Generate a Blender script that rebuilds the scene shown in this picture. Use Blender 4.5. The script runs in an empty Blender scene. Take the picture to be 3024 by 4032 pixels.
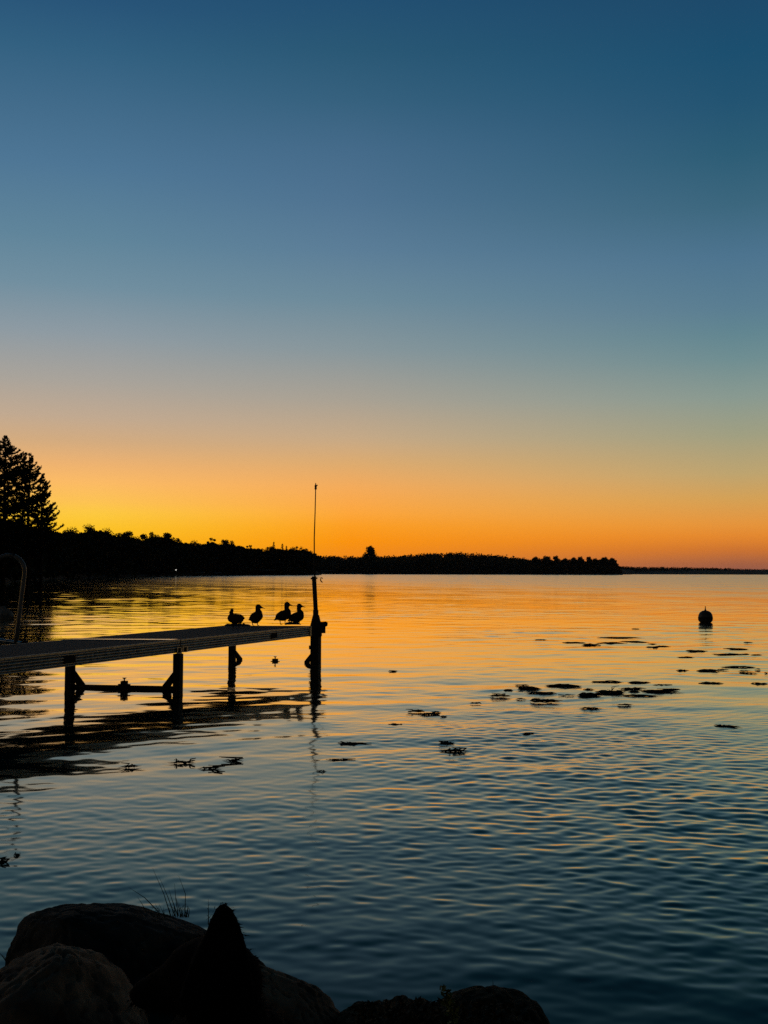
import bpy, bmesh, math, random
import numpy as np
from mathutils import Vector, Matrix, noise

random.seed(7)
rng = np.random.default_rng(7)
S = bpy.context.scene
COL = S.collection

# ------------------------------------------------------------------ camera
F = 4368.0                      # focal length in photo pixels (39 mm on a 36 mm tall frame)
CX, CY = 1512.0, 2016.0
CAMH = 1.7
PITCH = math.atan((2256 - 2016) / F)
ROLL = math.radians(0.15)
R = Matrix.Rotation(math.radians(90) + PITCH, 3, 'X') @ Matrix.Rotation(ROLL, 3, 'Z')
EYE = Vector((0, 0, CAMH))
cam = bpy.data.cameras.new('camera')
cam.sensor_fit = 'VERTICAL'; cam.sensor_height = 36; cam.sensor_width = 27
cam.lens = 39; cam.clip_start = 0.05; cam.clip_end = 20000
camo = bpy.data.objects.new('camera', cam); COL.objects.link(camo)
camo.matrix_world = Matrix.Translation(EYE) @ R.to_4x4()
S.camera = camo

def ray(px, py):
    return R @ Vector(((px - CX) / F, -(py - CY) / F, -1.0))
def on_z(px, py, z=0.0):
    d = ray(px, py)
    return EYE + d * ((z - CAMH) / d.z)
def at(px, py, dist):
    """point seen at this photo pixel, dist metres out along +Y"""
    d = ray(px, py)
    return EYE + d * (dist / d.y)

# ------------------------------------------------------------------ world
def lin(c):
    return tuple(((v / 255) / 12.92 if v / 255 <= 0.04045 else ((v / 255 + 0.055) / 1.055) ** 2.4) for v in c)
W = bpy.data.worlds.new('World'); S.world = W; W.use_nodes = True
nt = W.node_tree; nt.nodes.clear()
def N(tree, typ, **kw):
    n = tree.nodes.new(typ)
    for k, v in kw.items():
        setattr(n, k, v)
    return n
def math_node(tree, op, a, b=None, clamp=False):
    n = N(tree, 'ShaderNodeMath', operation=op, use_clamp=clamp)
    for i, v in enumerate((a, b)):
        if v is None: continue
        if isinstance(v, (int, float)): n.inputs[i].default_value = v
        else: tree.links.new(v, n.inputs[i])
    return n.outputs[0]
SKY_L = [(2256,(255,172,16)),(2150,(255,186,22)),(2080,(255,198,40)),(2020,(255,203,65)),(1975,(255,196,84)),(1900,(253,188,102)),(1834,(240,180,112)),(1740,(212,172,128)),(1645,(194,170,145)),(1504,(170,164,155)),(1316,(142,155,163)),(1128,(113,143,160)),(940,(96,133,155)),(658,(78,118,149)),(470,(68,109,140)),(200,(50,96,128)),(0,(40,84,120))]
SKY_C = [(2256,(236,130,40)),(2200,(246,140,26)),(2130,(255,150,14)),(2070,(255,160,34)),(2020,(255,168,60)),(1922,(246,172,90)),(1823,(222,172,112)),(1725,(199,170,135)),(1577,(170,162,148)),(1380,(136,151,156)),(1183,(109,139,155)),(985,(92,126,152)),(788,(79,115,145)),(591,(69,107,138)),(394,(54,97,126)),(197,(42,88,117)),(0,(35,80,114))]
SKY_R = [(2256,(150,92,76)),(2218,(172,101,68)),(2167,(207,117,50)),(2117,(230,136,46)),(2066,(232,150,60)),(1966,(214,162,86)),(1865,(191,165,112)),(1714,(161,160,130)),(1562,(137,154,145)),(1411,(111,142,146)),(1310,(98,134,145)),(1210,(90,126,146)),(1008,(77,116,143)),(806,(60,103,126)),(605,(45,93,118)),(403,(35,84,114)),(200,(28,79,111)),(0,(29,74,107))]
EMAX = 60.0
def ramp(stops, px):
    r = N(nt, 'ShaderNodeValToRGB'); cr = r.color_ramp; cr.interpolation = 'LINEAR'
    pts = []
    for y, c in stops:
        d = ray(px, y).normalized()
        pts.append((max(0.0, math.degrees(math.asin(d.z))) / EMAX, lin(c)))
    pts.append((38 / EMAX, lin((14, 42, 62)))); pts.append((1.0, lin((7, 20, 32))))
    els = cr.elements
    for i, (p, c) in enumerate(pts):
        e = els[i] if i < 2 else els.new(p)
        e.position = p; e.color = (*c, 1)
    return r
tc = N(nt, 'ShaderNodeTexCoord')
sep = N(nt, 'ShaderNodeSeparateXYZ'); nt.links.new(tc.outputs['Generated'], sep.inputs[0])
el = math_node(nt, 'MULTIPLY', math_node(nt, 'ARCSINE', sep.outputs[2]), 180 / math.pi / EMAX, True)
az = math_node(nt, 'MULTIPLY', math_node(nt, 'ARCTAN2', sep.outputs[0], sep.outputs[1]), 180 / math.pi)
cols = []
for st, px in ((SKY_L, 400), (SKY_C, 1650), (SKY_R, 2900)):
    r = ramp(st, px); nt.links.new(el, r.inputs[0]); cols.append(r.outputs[0])
def maprange(v, a, b, c, d, interp='SMOOTHSTEP'):
    m = N(nt, 'ShaderNodeMapRange', interpolation_type=interp)
    nt.links.new(v, m.inputs[0])
    for i, x in enumerate((a, b, c, d)): m.inputs[i + 1].default_value = x
    return m.outputs[0]
def mixc(f, a, b, mode='MIX'):
    m = N(nt, 'ShaderNodeMix', data_type='RGBA', blend_type=mode)
    nt.links.new(f, m.inputs[0]) if not isinstance(f, float) else setattr(m.inputs[0], 'default_value', f)
    nt.links.new(a, m.inputs[6]); nt.links.new(b, m.inputs[7])
    return m.outputs[2]
aL = math.degrees(math.atan((380 - CX) / F)); aC = math.degrees(math.atan((1380 - CX) / F)); aR = math.degrees(math.atan((2900 - CX) / F))
c1 = mixc(maprange(az, aL, aC, 0, 1, 'LINEAR'), cols[0], cols[1])
c2 = mixc(maprange(az, aC, aR, 0, 1, 'LINEAR'), c1, cols[2])
# the sky away from the afterglow is much dimmer
absaz = math_node(nt, 'ABSOLUTE', math_node(nt, 'ADD', az, 14.0))
dim = maprange(absaz, 40, 110, 1.0, 0.20)
bg = N(nt, 'ShaderNodeBackground')
vm = N(nt, 'ShaderNodeVectorMath', operation='SCALE')
nt.links.new(c2, vm.inputs[0]); nt.links.new(dim, vm.inputs['Scale'])
nt.links.new(vm.outputs[0], bg.inputs[0]); bg.inputs[1].default_value = 1.0
out = N(nt, 'ShaderNodeOutputWorld'); nt.links.new(bg.outputs[0], out.inputs[0])

S.view_settings.view_transform = 'Standard'; S.view_settings.look = 'None'
S.view_settings.exposure = 0; S.view_settings.gamma = 1
S.render.engine = 'CYCLES'
S.cycles.max_bounces = 6; S.cycles.glossy_bounces = 3; S.cycles.diffuse_bounces = 2
S.cycles.caustics_reflective = False; S.cycles.caustics_refractive = False
S.cycles.use_denoising = False

# ------------------------------------------------------------------ materials
def mat(name, base, rough=0.8, metal=0.0, var=0.0, scale=8.0, bump=0.0, bscale=40.0, base2=None, spec=0.4):
    m = bpy.data.materials.new(name); m.use_nodes = True
    t = m.node_tree; p = t.nodes['Principled BSDF']
    p.inputs['Roughness'].default_value = rough; p.inputs['Metallic'].default_value = metal
    p.inputs['Specular IOR Level'].default_value = spec
    p.inputs['Base Color'].default_value = (*base, 1)
    co = N(t, 'ShaderNodeTexCoord')
    if base2 is not None or var > 0:
        n = N(t, 'ShaderNodeTexNoise'); n.inputs['Scale'].default_value = scale; n.inputs['Detail'].default_value = 6
        t.links.new(co.outputs['Object'], n.inputs['Vector'])
        r = N(t, 'ShaderNodeValToRGB')
        b2 = base2 if base2 is not None else tuple(max(0, v * (1 - var)) for v in base)
        r.color_ramp.elements[0].position = 0.38; r.color_ramp.elements[1].position = 0.62
        r.color_ramp.elements[0].color = (*base, 1); r.color_ramp.elements[1].color = (*b2, 1)
        t.links.new(n.outputs[0], r.inputs[0]); t.links.new(r.outputs[0], p.inputs['Base Color'])
    if bump > 0:
        n = N(t, 'ShaderNodeTexNoise'); n.inputs['Scale'].default_value = bscale; n.inputs['Detail'].default_value = 5
        t.links.new(co.outputs['Object'], n.inputs['Vector'])
        b = N(t, 'ShaderNodeBump'); b.inputs['Strength'].default_value = 0.8; b.inputs['Distance'].default_value = bump
        t.links.new(n.outputs[0], b.inputs['Height']); t.links.new(b.outputs[0], p.inputs['Normal'])
    return m
M = dict(
    needle=mat('pine needles', (0.030, 0.040, 0.018), 0.9, var=0.5, scale=1.5, spec=0.1),
    leaf=mat('broad leaves', (0.042, 0.045, 0.016), 0.9, var=0.5, scale=0.8, spec=0.1),
    bark=mat('bark', (0.055, 0.042, 0.032), 0.95, var=0.5, scale=6, bump=0.02, bscale=20, spec=0.1),
    soil=mat('dark soil', (0.035, 0.030, 0.022), 0.95, var=0.5, scale=2, bump=0.02, bscale=14, spec=0.1),
    rock=mat('granite', (0.27, 0.175, 0.105), 0.95, base2=(0.022, 0.022, 0.018), scale=4.5, bump=0.012, bscale=22, spec=0.1),
    rockg=mat('grey granite', (0.075, 0.062, 0.048), 0.95, base2=(0.018, 0.020, 0.016), scale=6, bump=0.015, bscale=20, spec=0.1),
    moss=mat('mossy stone', (0.030, 0.032, 0.016), 0.98, base2=(0.07, 0.05, 0.03), scale=30, bump=0.03, bscale=60, spec=0.1),
    alu=mat('weathered aluminium', (0.26, 0.27, 0.24), 0.42, 0.75, var=0.35, scale=14, bump=0.0006, bscale=200),
    alub=mat('bright aluminium strip', (0.75, 0.75, 0.73), 0.22, 1.0, var=0.2, scale=20),
    deck=mat('weathered deck boards', (0.085, 0.062, 0.050), 0.85, var=0.5, scale=7, bump=0.001, bscale=60, spec=0.12),
    steel=mat('dark painted steel', (0.05, 0.042, 0.036), 0.75, 0.0, var=0.4, scale=20, bump=0.001, bscale=120, spec=0.2),
    rail=mat('dull metal rail', (0.20, 0.20, 0.19), 0.45, 0.25, var=0.25, scale=9, spec=0.3),
    rubber=mat('black rubber', (0.022, 0.02, 0.018), 0.85, var=0.3, scale=40, spec=0.2),
    feather=mat('brown feathers', (0.07, 0.052, 0.036), 0.9, base2=(0.03, 0.022, 0.016), scale=60, spec=0.1),
    fur=mat('black fur', (0.006, 0.0055, 0.005), 0.95, var=0.4, scale=80, spec=0.05),
    weed=mat('water weed', (0.028, 0.034, 0.014), 0.8, var=0.5, scale=12, spec=0.2),
    grass=mat('grass blade', (0.05, 0.075, 0.025), 0.8, var=0.4, scale=30, spec=0.2),
    sprig=mat('yellow green leaf', (0.16, 0.17, 0.035), 0.8, var=0.4, scale=40, spec=0.2),
    buoy=mat('buoy plastic', (0.09, 0.085, 0.07), 0.55, base2=(0.05, 0.048, 0.04), scale=10, spec=0.3),
    pale=mat('pale canvas', (0.30, 0.28, 0.25), 0.9, var=0.3, scale=3),
    palerock=mat('pale stone', (0.30, 0.29, 0.26), 0.95, base2=(0.12, 0.115, 0.10), scale=4, bump=0.03, bscale=8, spec=0.1),
    red=mat('red plastic', (0.20, 0.02, 0.012), 0.5, var=0.2, scale=40),
    white=mat('white paint', (0.75, 0.75, 0.72), 0.6, var=0.1, scale=5),
    glow=None,
)
g = bpy.data.materials.new('lamp glow'); g.use_nodes = True
g.node_tree.nodes['Principled BSDF'].inputs['Emission Color'].default_value = (1, 0.95, 0.85, 1)
g.node_tree.nodes['Principled BSDF'].inputs['Emission Strength'].default_value = 0.9
M['glow'] = g

# ------------------------------------------------------------------ mesh helpers
def tag(o, label=None, cat=None, group=None, kind=None):
    for k, v in (('label', label), ('category', cat), ('group', group), ('kind', kind)):
        if v: o[k] = v
    return o
def empty(name, loc, label, cat, group=None):
    o = bpy.data.objects.new(name, None); COL.objects.link(o)
    o.location = loc; o.empty_display_size = 0.1
    bpy.context.view_layer.update()
    return tag(o, label, cat, group)
def link(name, me, parent=None):
    o = bpy.data.objects.new(name, me); COL.objects.link(o)
    if parent is not None: o.parent = parent
    return o
class MB:
    """collects world-space shapes; build() makes ONE mesh object (origin at loc or at its parent)"""
    def __init__(s): s.v = []; s.f = []
    def add(s, vs, fs):
        n = len(s.v); s.v += [Vector(v) for v in vs]; s.f += [tuple(i + n for i in f) for f in fs]; return s
    def hexa(s, b, t):                       # two quads of 4 points
        return s.add(list(b) + list(t), [(3, 2, 1, 0), (4, 5, 6, 7)] + [(i, (i + 1) % 4, 4 + (i + 1) % 4, 4 + i) for i in range(4)])
    def box(s, o, x, y, z):                  # centre + three half vectors
        o, x, y, z = Vector(o), Vector(x), Vector(y), Vector(z)
        q = lambda k: [o + sx * x + sy * y + k * z for sx, sy in ((-1, -1), (1, -1), (1, 1), (-1, 1))]
        return s.hexa(q(-1), q(1))
    def prism(s, pts, d):                    # planar polygon pushed by d
        n = len(pts); d = Vector(d); pts = [Vector(p) for p in pts]
        return s.add(pts + [p + d for p in pts], [tuple(range(n))[::-1], tuple(range(n, 2 * n))] + [(i, (i + 1) % n, n + (i + 1) % n, n + i) for i in range(n)])
    def tube(s, pts, rad, seg=8, flat=1.0):
        pts = [Vector(p) for p in pts]; n = len(pts)
        rad = [rad] * n if isinstance(rad, (int, float)) else rad
        ref = Vector((0, 0, 1)); vs = []
        for i, p in enumerate(pts):
            t = (pts[min(i + 1, n - 1)] - pts[max(i - 1, 0)]).normalized()
            if abs(t.dot(ref)) > 0.95: ref = Vector((1, 0, 0)) if abs(t.x) < 0.9 else Vector((0, 1, 0))
            a = t.cross(ref).normalized(); b = a.cross(t)
            for k in range(seg):
                w = 2 * math.pi * k / seg
                vs.append(p + (a * math.cos(w) + b * math.sin(w) * flat) * rad[i])
        fs = [(i * seg + k, i * seg + (k + 1) % seg, (i + 1) * seg + (k + 1) % seg, (i + 1) * seg + k) for i in range(n - 1) for k in range(seg)]
        fs += [tuple(range(seg))[::-1], tuple(range((n - 1) * seg, n * seg))]
        return s.add(vs, fs)
    def ball(s, c, rx, ry=None, rz=None, seg=12, rings=8):
        ry = ry or rx; rz = rz or rx; c = Vector(c)
        vs = [c + Vector((0, 0, rz))]
        for i in range(1, rings):
            th = math.pi * i / rings
            for k in range(seg):
                w = 2 * math.pi * k / seg
                vs.append(c + Vector((rx * math.sin(th) * math.cos(w), ry * math.sin(th) * math.sin(w), rz * math.cos(th))))
        vs.append(c - Vector((0, 0, rz)))
        fs = [(0, 1 + k, 1 + (k + 1) % seg) for k in range(seg)]
        for i in range(rings - 2):
            fs += [(1 + i * seg + k, 1 + (i + 1) * seg + k, 1 + (i + 1) * seg + (k + 1) % seg, 1 + i * seg + (k + 1) % seg) for k in range(seg)]
        e = len(vs) - 1; b = 1 + (rings - 2) * seg
        fs += [(e, b + (k + 1) % seg, b + k) for k in range(seg)]
        return s.add(vs, fs)
    def lathe(s, c, prof, seg=24):
        c = Vector(c); n = len(prof); vs = []
        for r, z in prof:
            for k in range(seg):
                w = 2 * math.pi * k / seg; vs.append(c + Vector((r * math.cos(w), r * math.sin(w), z)))
        fs = [(i * seg + k, i * seg + (k + 1) % seg, (i + 1) * seg + (k + 1) % seg, (i + 1) * seg + k) for i in range(n - 1) for k in range(seg)]
        fs += [tuple(range(seg))[::-1], tuple(range((n - 1) * seg, n * seg))]
        return s.add(vs, fs)
    def build(s, name, m, parent=None, loc=None, smooth=False, bevel=0):
        org = Vector(loc) if loc is not None else (parent.matrix_world.translation.copy() if parent is not None else Vector((0, 0, 0)))
        me = bpy.data.meshes.new(name)
        me.from_pydata([tuple(v - org) for v in s.v], [], s.f); me.validate(); me.update()
        bm = bmesh.new(); bm.from_mesh(me); bmesh.ops.recalc_face_normals(bm, faces=bm.faces); bm.to_mesh(me); bm.free()
        me.materials.append(m)
        if smooth: me.polygons.foreach_set('use_smooth', [True] * len(me.polygons))
        o = link(name, me, parent)
        if parent is None: o.location = org
        elif loc is not None: o.location = org - parent.matrix_world.translation
        if bevel:
            b = o.modifiers.new('bevel', 'BEVEL'); b.width = bevel; b.segments = 2; b.limit_method = 'ANGLE'
        bpy.context.view_layer.update()
        return o
def np_mesh(name, V, Q, m):
    """vertices (n,3) and faces (k,3|4) straight from numpy"""
    me = bpy.data.meshes.new(name); k = Q.shape[1]
    me.vertices.add(len(V)); me.vertices.foreach_set('co', np.asarray(V, np.float32).ravel())
    me.loops.add(Q.size); me.loops.foreach_set('vertex_index', np.asarray(Q, np.int32).ravel())
    me.polygons.add(len(Q)); me.polygons.foreach_set('loop_start', np.arange(0, Q.size, k, dtype=np.int32))
    me.polygons.foreach_set('loop_total', np.full(len(Q), k, np.int32))
    me.update(calc_edges=True); me.materials.append(m)
    return me
def leaves(C, size, up=0.0, aspect=0.6, r=None):
    """one randomly turned leaf-shaped quad at each centre"""
    r = r or rng; n = len(C); size = np.broadcast_to(np.asarray(size, float), (n,))
    a = r.normal(size=(n, 3)); a[:, 2] *= (1 - up); a /= np.linalg.norm(a, axis=1)[:, None]
    b = np.cross(a, r.normal(size=(n, 3))); b /= np.linalg.norm(b, axis=1)[:, None]
    a = a * size[:, None] * 0.5; b = b * size[:, None] * 0.5 * aspect
    V = np.stack([C - a, C + b * 1.0 - a * .1, C + a, C - b - a * .1], 1).reshape(-1, 3)
    return V, np.arange(4 * n).reshape(n, 4)

# ------------------------------------------------------------------ terrain and water
SH = [(-75, 40), (-40, 70), (-24, 120), (-19, 175), (-16, 330), (-12, 490), (-8, 650), (-3.6, 830), (-3.0, 1380), (11.6, 1420), (12.4, 2700), (40, 2700), (70, 900), (95, 120)]
def shore_d(azd):
    a = [p[0] for p in SH]; d = [p[1] for p in SH]
    return float(np.interp(azd, a, np.log(d)) if False else math.exp(np.interp(azd, a, np.log(d))))
def px_az(px): return math.degrees(math.atan((px - CX) / F))
def near_z(x, y):
    r = y + 0.12 * abs(x + 0.5)
    return float(np.interp(r, [0, 3.3, 4.3, 5.2, 8, 14], [0.22, 0.16, -0.02, -0.5, -1.4, -3]))
radii = np.concatenate([np.linspace(0.3, 14, 40), np.geomspace(16, 9000, 110)])
azs = np.linspace(-180, 180, 481)[:-1]
gv = []
for a in azs:
    for r in radii:
        x, y = r * math.sin(math.radians(a)), r * math.cos(math.radians(a))
        if abs(a) > 97:
            z = 0.22 + 0.05 * max(0, r - 2) if r < 60 else 3.1
            z = min(z, 3.1)
        else:
            s = shore_d(a)
            hb = 7.0 if -30 < a < -3.3 else (10.0 if a > 11.6 else 2.0)
            zl = np.interp(r, [s - 8, s, s + 6, s + 45, s + 900], [-3, 0.05, 0.7, hb, hb + 4])
            z = max(near_z(x, y), float(zl)) if r > 14 else near_z(x, y)
        gv.append((x, y, z))
nr, na = len(radii), len(azs)
q = [(i * nr + j, i * nr + j + 1, ((i + 1) % na) * nr + j + 1, ((i + 1) % na) * nr + j) for i in range(na) for j in range(nr - 1)]
gv.append((0, 0, 0.22)); cc = len(gv) - 1
me = bpy.data.meshes.new('ground'); me.from_pydata(gv, [], q + [(cc, i * nr, ((i + 1) % na) * nr) for i in range(na)]); me.update()
me.materials.append(M['soil']); me.polygons.foreach_set('use_smooth', [True] * len(me.polygons))
tag(link('ground', me), kind='structure')

# waves: many small sine trains; each fades out where the sheet is too coarse to carry it
WR = np.random.default_rng(41)
def wave_bank():
    out = []
    for l0, l1, n, slope in ((0.075, 0.21, 52, 0.046), (0.21, 0.80, 32, 0.016), (0.80, 2.2, 20, 0.0135), (2.2, 7.0, 12, 0.005)):
        for k in range(n):
            lam = l0 * (l1 / l0) ** WR.random(); th = math.radians(WR.normal() * 30 + (8 if WR.random() < .65 else -24))
            kk = 2 * math.pi / lam
            out.append((lam, kk * math.sin(th), kk * math.cos(th), WR.random() * 6.283, slope * math.sqrt(2 / n) / kk, slope ** 2 / n))
    return out
WAVES = wave_bank()
def wave_sheet(X, Y, cell):
    Z = np.zeros_like(X); lost = np.zeros_like(X)
    low = 0.5 + 0.5 * np.tanh(1.2 * (np.sin(.31 * X + .12 * Y + 1.0) + np.sin(-.17 * X + .41 * Y + 2.0) + np.sin(.09 * X - .23 * Y) + np.sin(.53 * X + .27 * Y + 4)) / 1.4)
    gust = (0.56 + 0.64 * low) * np.interp(Y, [3.6, 5.2, 8, 14, 40], [0.25, 0.75, 1.15, 1.0, 0.95]) * (1 + (np.interp(X, [-4, -1.0, 2.0], [.60, .66, 1.08]) - 1) * np.interp(Y, [6, 10, 24, 40], [.35, 1, 1, 0]))
    short = np.interp(Y, [4, 6, 11, 15, 20, 60], [.80, 1.6, 1.6, .75, .15, .08]) * (1 + (np.interp(X, [-1.1, 1.3], [.16, 1.0]) - 1) * np.interp(Y, [7.0, 9.5], [.15, 1])) * np.interp(X, [-3, 2], [.8, 1.15])
    mid = np.interp(Y, [4, 5, 8, 13], [1.0, 1.9, 1.6, 1.0]) * (np.interp(X, [-1, 1], [.62, .65]) + np.interp(X, [-1, 1], [.3, .7]) * (0.5 + 0.5 * np.sin(.9 * X + .5 * Y + 2 * np.sin(.37 * X - .6 * Y))))
    for lam, kx, ky, ph, amp, var in WAVES:
        f = np.clip((lam / cell - 2.5) / 2.5, 0, 1)
        g_ = short if lam < 0.21 else (mid if lam < 0.8 else 1.0)
        Z += amp * f * g_ * np.sin(kx * X + ky * Y + ph); lost += var * (1 - f * f) * g_ ** 2
    # slightly peaked crests
    Z = Z * gust; Z = Z + 4.0 * Z * np.abs(Z) * (Z > 0)
    ring = np.hypot((X - 0.35) * 0.9, Y - 3.2)              # a faint ring spreading from the stones
    Z += 0.004 * np.exp(-((ring - 1.65) / .10) ** 2) / (1 + np.exp(-(X - .05) / .14))
    return Z, lost * gust ** 2
def water_material():
    m = bpy.data.materials.new('lake water'); m.use_nodes = True
    t = m.node_tree; t.nodes.clear()
    at_ = N(t, 'ShaderNodeAttribute', attribute_name='ripple')   # slope of the ripples too small for the sheet
    body = N(t, 'ShaderNodeBsdfDiffuse'); body.inputs['Color'].default_value = (0.002, 0.038, 0.030, 1)
    gl = N(t, 'ShaderNodeBsdfGlossy'); gl.inputs['Color'].default_value = (0.985, 0.98, 0.85, 1)
    t.links.new(at_.outputs['Fac'], gl.inputs['Roughness'])
    fr = N(t, 'ShaderNodeFresnel'); fr.inputs['IOR'].default_value = 1.06
    fac = math_node(t, 'SUBTRACT', 1.0, math_node(t, 'POWER', math_node(t, 'SUBTRACT', 1.0, fr.outputs[0]), 5.5))
    mx = N(t, 'ShaderNodeMixShader'); t.links.new(fac, mx.inputs[0]); t.links.new(body.outputs[0], mx.inputs[1]); t.links.new(gl.outputs[0], mx.inputs[2])
    ou = N(t, 'ShaderNodeOutputMaterial'); t.links.new(mx.outputs[0], ou.inputs[0])
    return m
wm = water_material()
wr = np.concatenate([[2.4], np.exp(np.arange(math.log(3.0), math.log(420), 0.0030)), np.geomspace(426, 9000, 70)])
fine = np.concatenate([np.arange(-31, -19.5, 0.13), np.arange(-19.5, 19.5, 0.065), np.arange(19.5, 31.01, 0.13)])
wa = np.radians(np.concatenate([np.linspace(-97, -31.5, 40), fine, np.linspace(31.5, 97, 40)]))
A_, R_ = np.meshgrid(wa, wr, indexing='ij')
X_, Y_ = R_ * np.sin(A_), R_ * np.cos(A_)
da = np.gradient(wa)[:, None] * R_; dr = np.gradient(wr)[None, :] + 0 * R_
Z_, lost = wave_sheet(X_, Y_, np.maximum(dr, da * .6))
calm = np.clip((X_ + 0.20 * Y_ + 10) / 70, 0, 1)             # sheltered under the trees, ruffled on the open lake
calm = calm * np.clip(Y_ / 60, 0, 1) + (1 - np.clip(Y_ / 60, 0, 1))
lost = lost * np.interp(Y_, [10, 40, 160], [.12, .35, 1])
rough = np.sqrt(np.sqrt(2 * lost) * (0.07 + 0.93 * calm) + 0.0002 + 0.011 * calm * np.clip((Y_ - 60) / 200, 0, 1))
n = len(wr); ii, jj = np.meshgrid(np.arange(len(wa) - 1), np.arange(n - 1), indexing='ij')
q0_ = (ii * n + jj).ravel()
wq = np.stack([q0_, q0_ + n, q0_ + n + 1, q0_ + 1], 1)
wme = np_mesh('water', np.stack([X_.ravel(), Y_.ravel(), Z_.ravel()], 1), wq, wm)
at_ = wme.attributes.new('ripple', 'FLOAT', 'POINT'); at_.data.foreach_set('value', np.clip(rough, 0, .4).ravel().astype(np.float32))
wme.polygons.foreach_set('use_smooth', np.ones(len(wq), bool))
tag(link('water', wme), kind='structure')

# ------------------------------------------------------------------ trees
TREE_PROTO = {}
def crown_points(seed, w, h0, h1, nblob, nleaf, squash=0.75):
    r = np.random.default_rng(seed); C = []
    for b in range(nblob):
        u = r.random(); z = h0 + (h1 - h0) * (0.08 + 0.84 * u)
        prof = math.sin(math.pi * min(0.97, max(0.10, 0.12 + 0.80 * u))) ** 0.7
        ang = r.random() * 2 * math.pi; rr = w * 0.5 * prof * math.sqrt(r.random()) * 0.85
        br = w * (0.11 + 0.09 * r.random())
        m = nleaf // nblob
        p = r.normal(size=(m, 3)); p /= np.linalg.norm(p, axis=1)[:, None]
        p *= (br * r.random(m) ** 0.45)[:, None]; p[:, 2] *= squash
        p += (rr * math.cos(ang), rr * math.sin(ang), z)
        C.append(p)
    return np.concatenate(C), r
def limbs(mb, h, w, h0, seed, n=7, r0=None):
    r = random.Random(seed); r0 = r0 or h * 0.016
    mb.tube([(0, 0, -0.5), (0.02 * w, 0, h0 * .6), (0, 0.02 * w, h0 + (h - h0) * .45), (0.03 * w, 0, h * 0.9)], [r0 * 1.25, r0, r0 * .6, r0 * .15], 7)
    for i in range(n):
        z = h0 * .8 + (h - h0) * .6 * i / n; a = r.random() * 6.28; L = w * (0.30 + 0.15 * r.random())
        d = Vector((math.cos(a), math.sin(a), 0))
        mb.tube([(0, 0, z), d * L * .5 + Vector((0, 0, z + L * .3)), d * L + Vector((0, 0, z + L * .75))], [r0 * .4, r0 * .25, r0 * .06], 5)
def broad_proto(key, h, w, h0, nblob, nleaf, leaf, seed):
    C, r = crown_points(seed, w, h0, h, nblob, nleaf)
    V, Q = leaves(C, leaf * (0.6 + 0.8 * r.random(len(C))), r=r)
    mb = MB(); limbs(mb, h, w, h0, seed)
    TREE_PROTO[key] = (np_mesh('crown', V, Q, M['leaf']), mb, h)
def spruce_proto(key, h, w, seed):
    r = np.random.default_rng(seed); C = []
    for i in range(26):
        u = i / 26; z = h * (0.06 + 0.93 * u); rad = w * .5 * (1 - u) ** 0.85 + 0.12
        for k in range(8):
            a = r.random() * 6.28; t = np.linspace(0.15, 1, 7)[:, None]
            C.append(np.array([math.cos(a), math.sin(a), -0.3]) * t * rad * (0.7 + .4 * r.random()) + (0, 0, z) + r.normal(size=(7, 3)) * 0.1)
    C = np.concatenate(C); V, Q = leaves(C, 0.55, up=0.6, r=r)
    mb = MB(); mb.tube([(0, 0, -.5), (0, 0, h * .5), (0, 0, h)], [h * .014, h * .009, .02], 6)
    TREE_PROTO[key] = (np_mesh('crown', V, Q, M['needle']), mb, h)
def pine_proto(key, h, w, h0, seed, top_round=0.4, gap=0.75, sweep=0.35):
    """white pine: whorls of long limbs sweeping up at the ends, each carrying flat tufts of needles"""
    r = np.random.default_rng(seed); C = []; Z = []; mb = MB()
    mb.tube([(0, 0, -1), (0.1, 0, h * .4), (-.05, 0, h * .75), (0.05, 0, h * .985)], [h * .018, h * .013, h * .007, .03], 8)
    z = h0
    while z < h - 0.25:
        u = (z - h0) / (h - h0)
        rad = w * .5 * max(0.10, (1 - u ** (1 / top_round) * 0.9) * (0.65 + 0.35 * min(1, u * 5)) ) * (1 if u < .85 else (1 - u) / .15 * .8 + .2)
        for k in range(int(4 + r.integers(0, 3))):
            a = r.random() * 6.28; L = rad * (0.55 + 0.55 * r.random())
            d = np.array([math.cos(a), math.sin(a), 0]); lift = L * (sweep * (0.5 + r.random()) - 0.10 * (1 - u))
            pts = [d * L * t + (0, 0, z + lift * t ** 2 - 0.05 * L * math.sin(3.14 * t)) for t in (0, .35, .7, 1)]
            mb.tube([tuple(p) for p in pts], [0.05, .04, .025, .01], 4)
            nn = max(12, int(L * 31)); t = 0.22 + 0.78 * r.random(nn) ** 0.8
            p = np.stack([np.interp(t, (0, .35, .7, 1), [q[j] for q in pts]) for j in range(3)], 1)
            side = np.array([-d[1], d[0], 0]); sp = 0.16 * L * (1.15 - t)
            p += side * (r.normal(size=nn) * sp)[:, None]; p[:, 2] += np.abs(r.normal(size=nn)) * 0.13
            C.append(p)
        z += gap * (0.7 + 0.6 * r.random()) * (1.1 - .5 * u)
    C = np.concatenate(C); V, Q = leaves(C, 0.41 * (0.6 + .8 * r.random(len(C))), up=0.35, aspect=0.45, r=r)
    TREE_PROTO[key] = (np_mesh('crown', V, Q, M['needle']), mb, h)
broad_proto('oak', 18, 13, 3.5, 26, 3400, 0.62, 1)
broad_proto('maple', 18, 10, 4, 20, 2800, 0.58, 2)
broad_proto('ash', 18, 9, 6, 13, 1900, 0.55, 3)
broad_proto('birch', 18, 7, 4, 14, 1900, 0.5, 4)
broad_proto('lone', 20, 16, 1, 70, 6500, 1.0, 15)
broad_proto('dome', 18, 15, 1, 44, 4800, 1.3, 19)
spruce_proto('spruce', 18, 5.5, 6)
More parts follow.
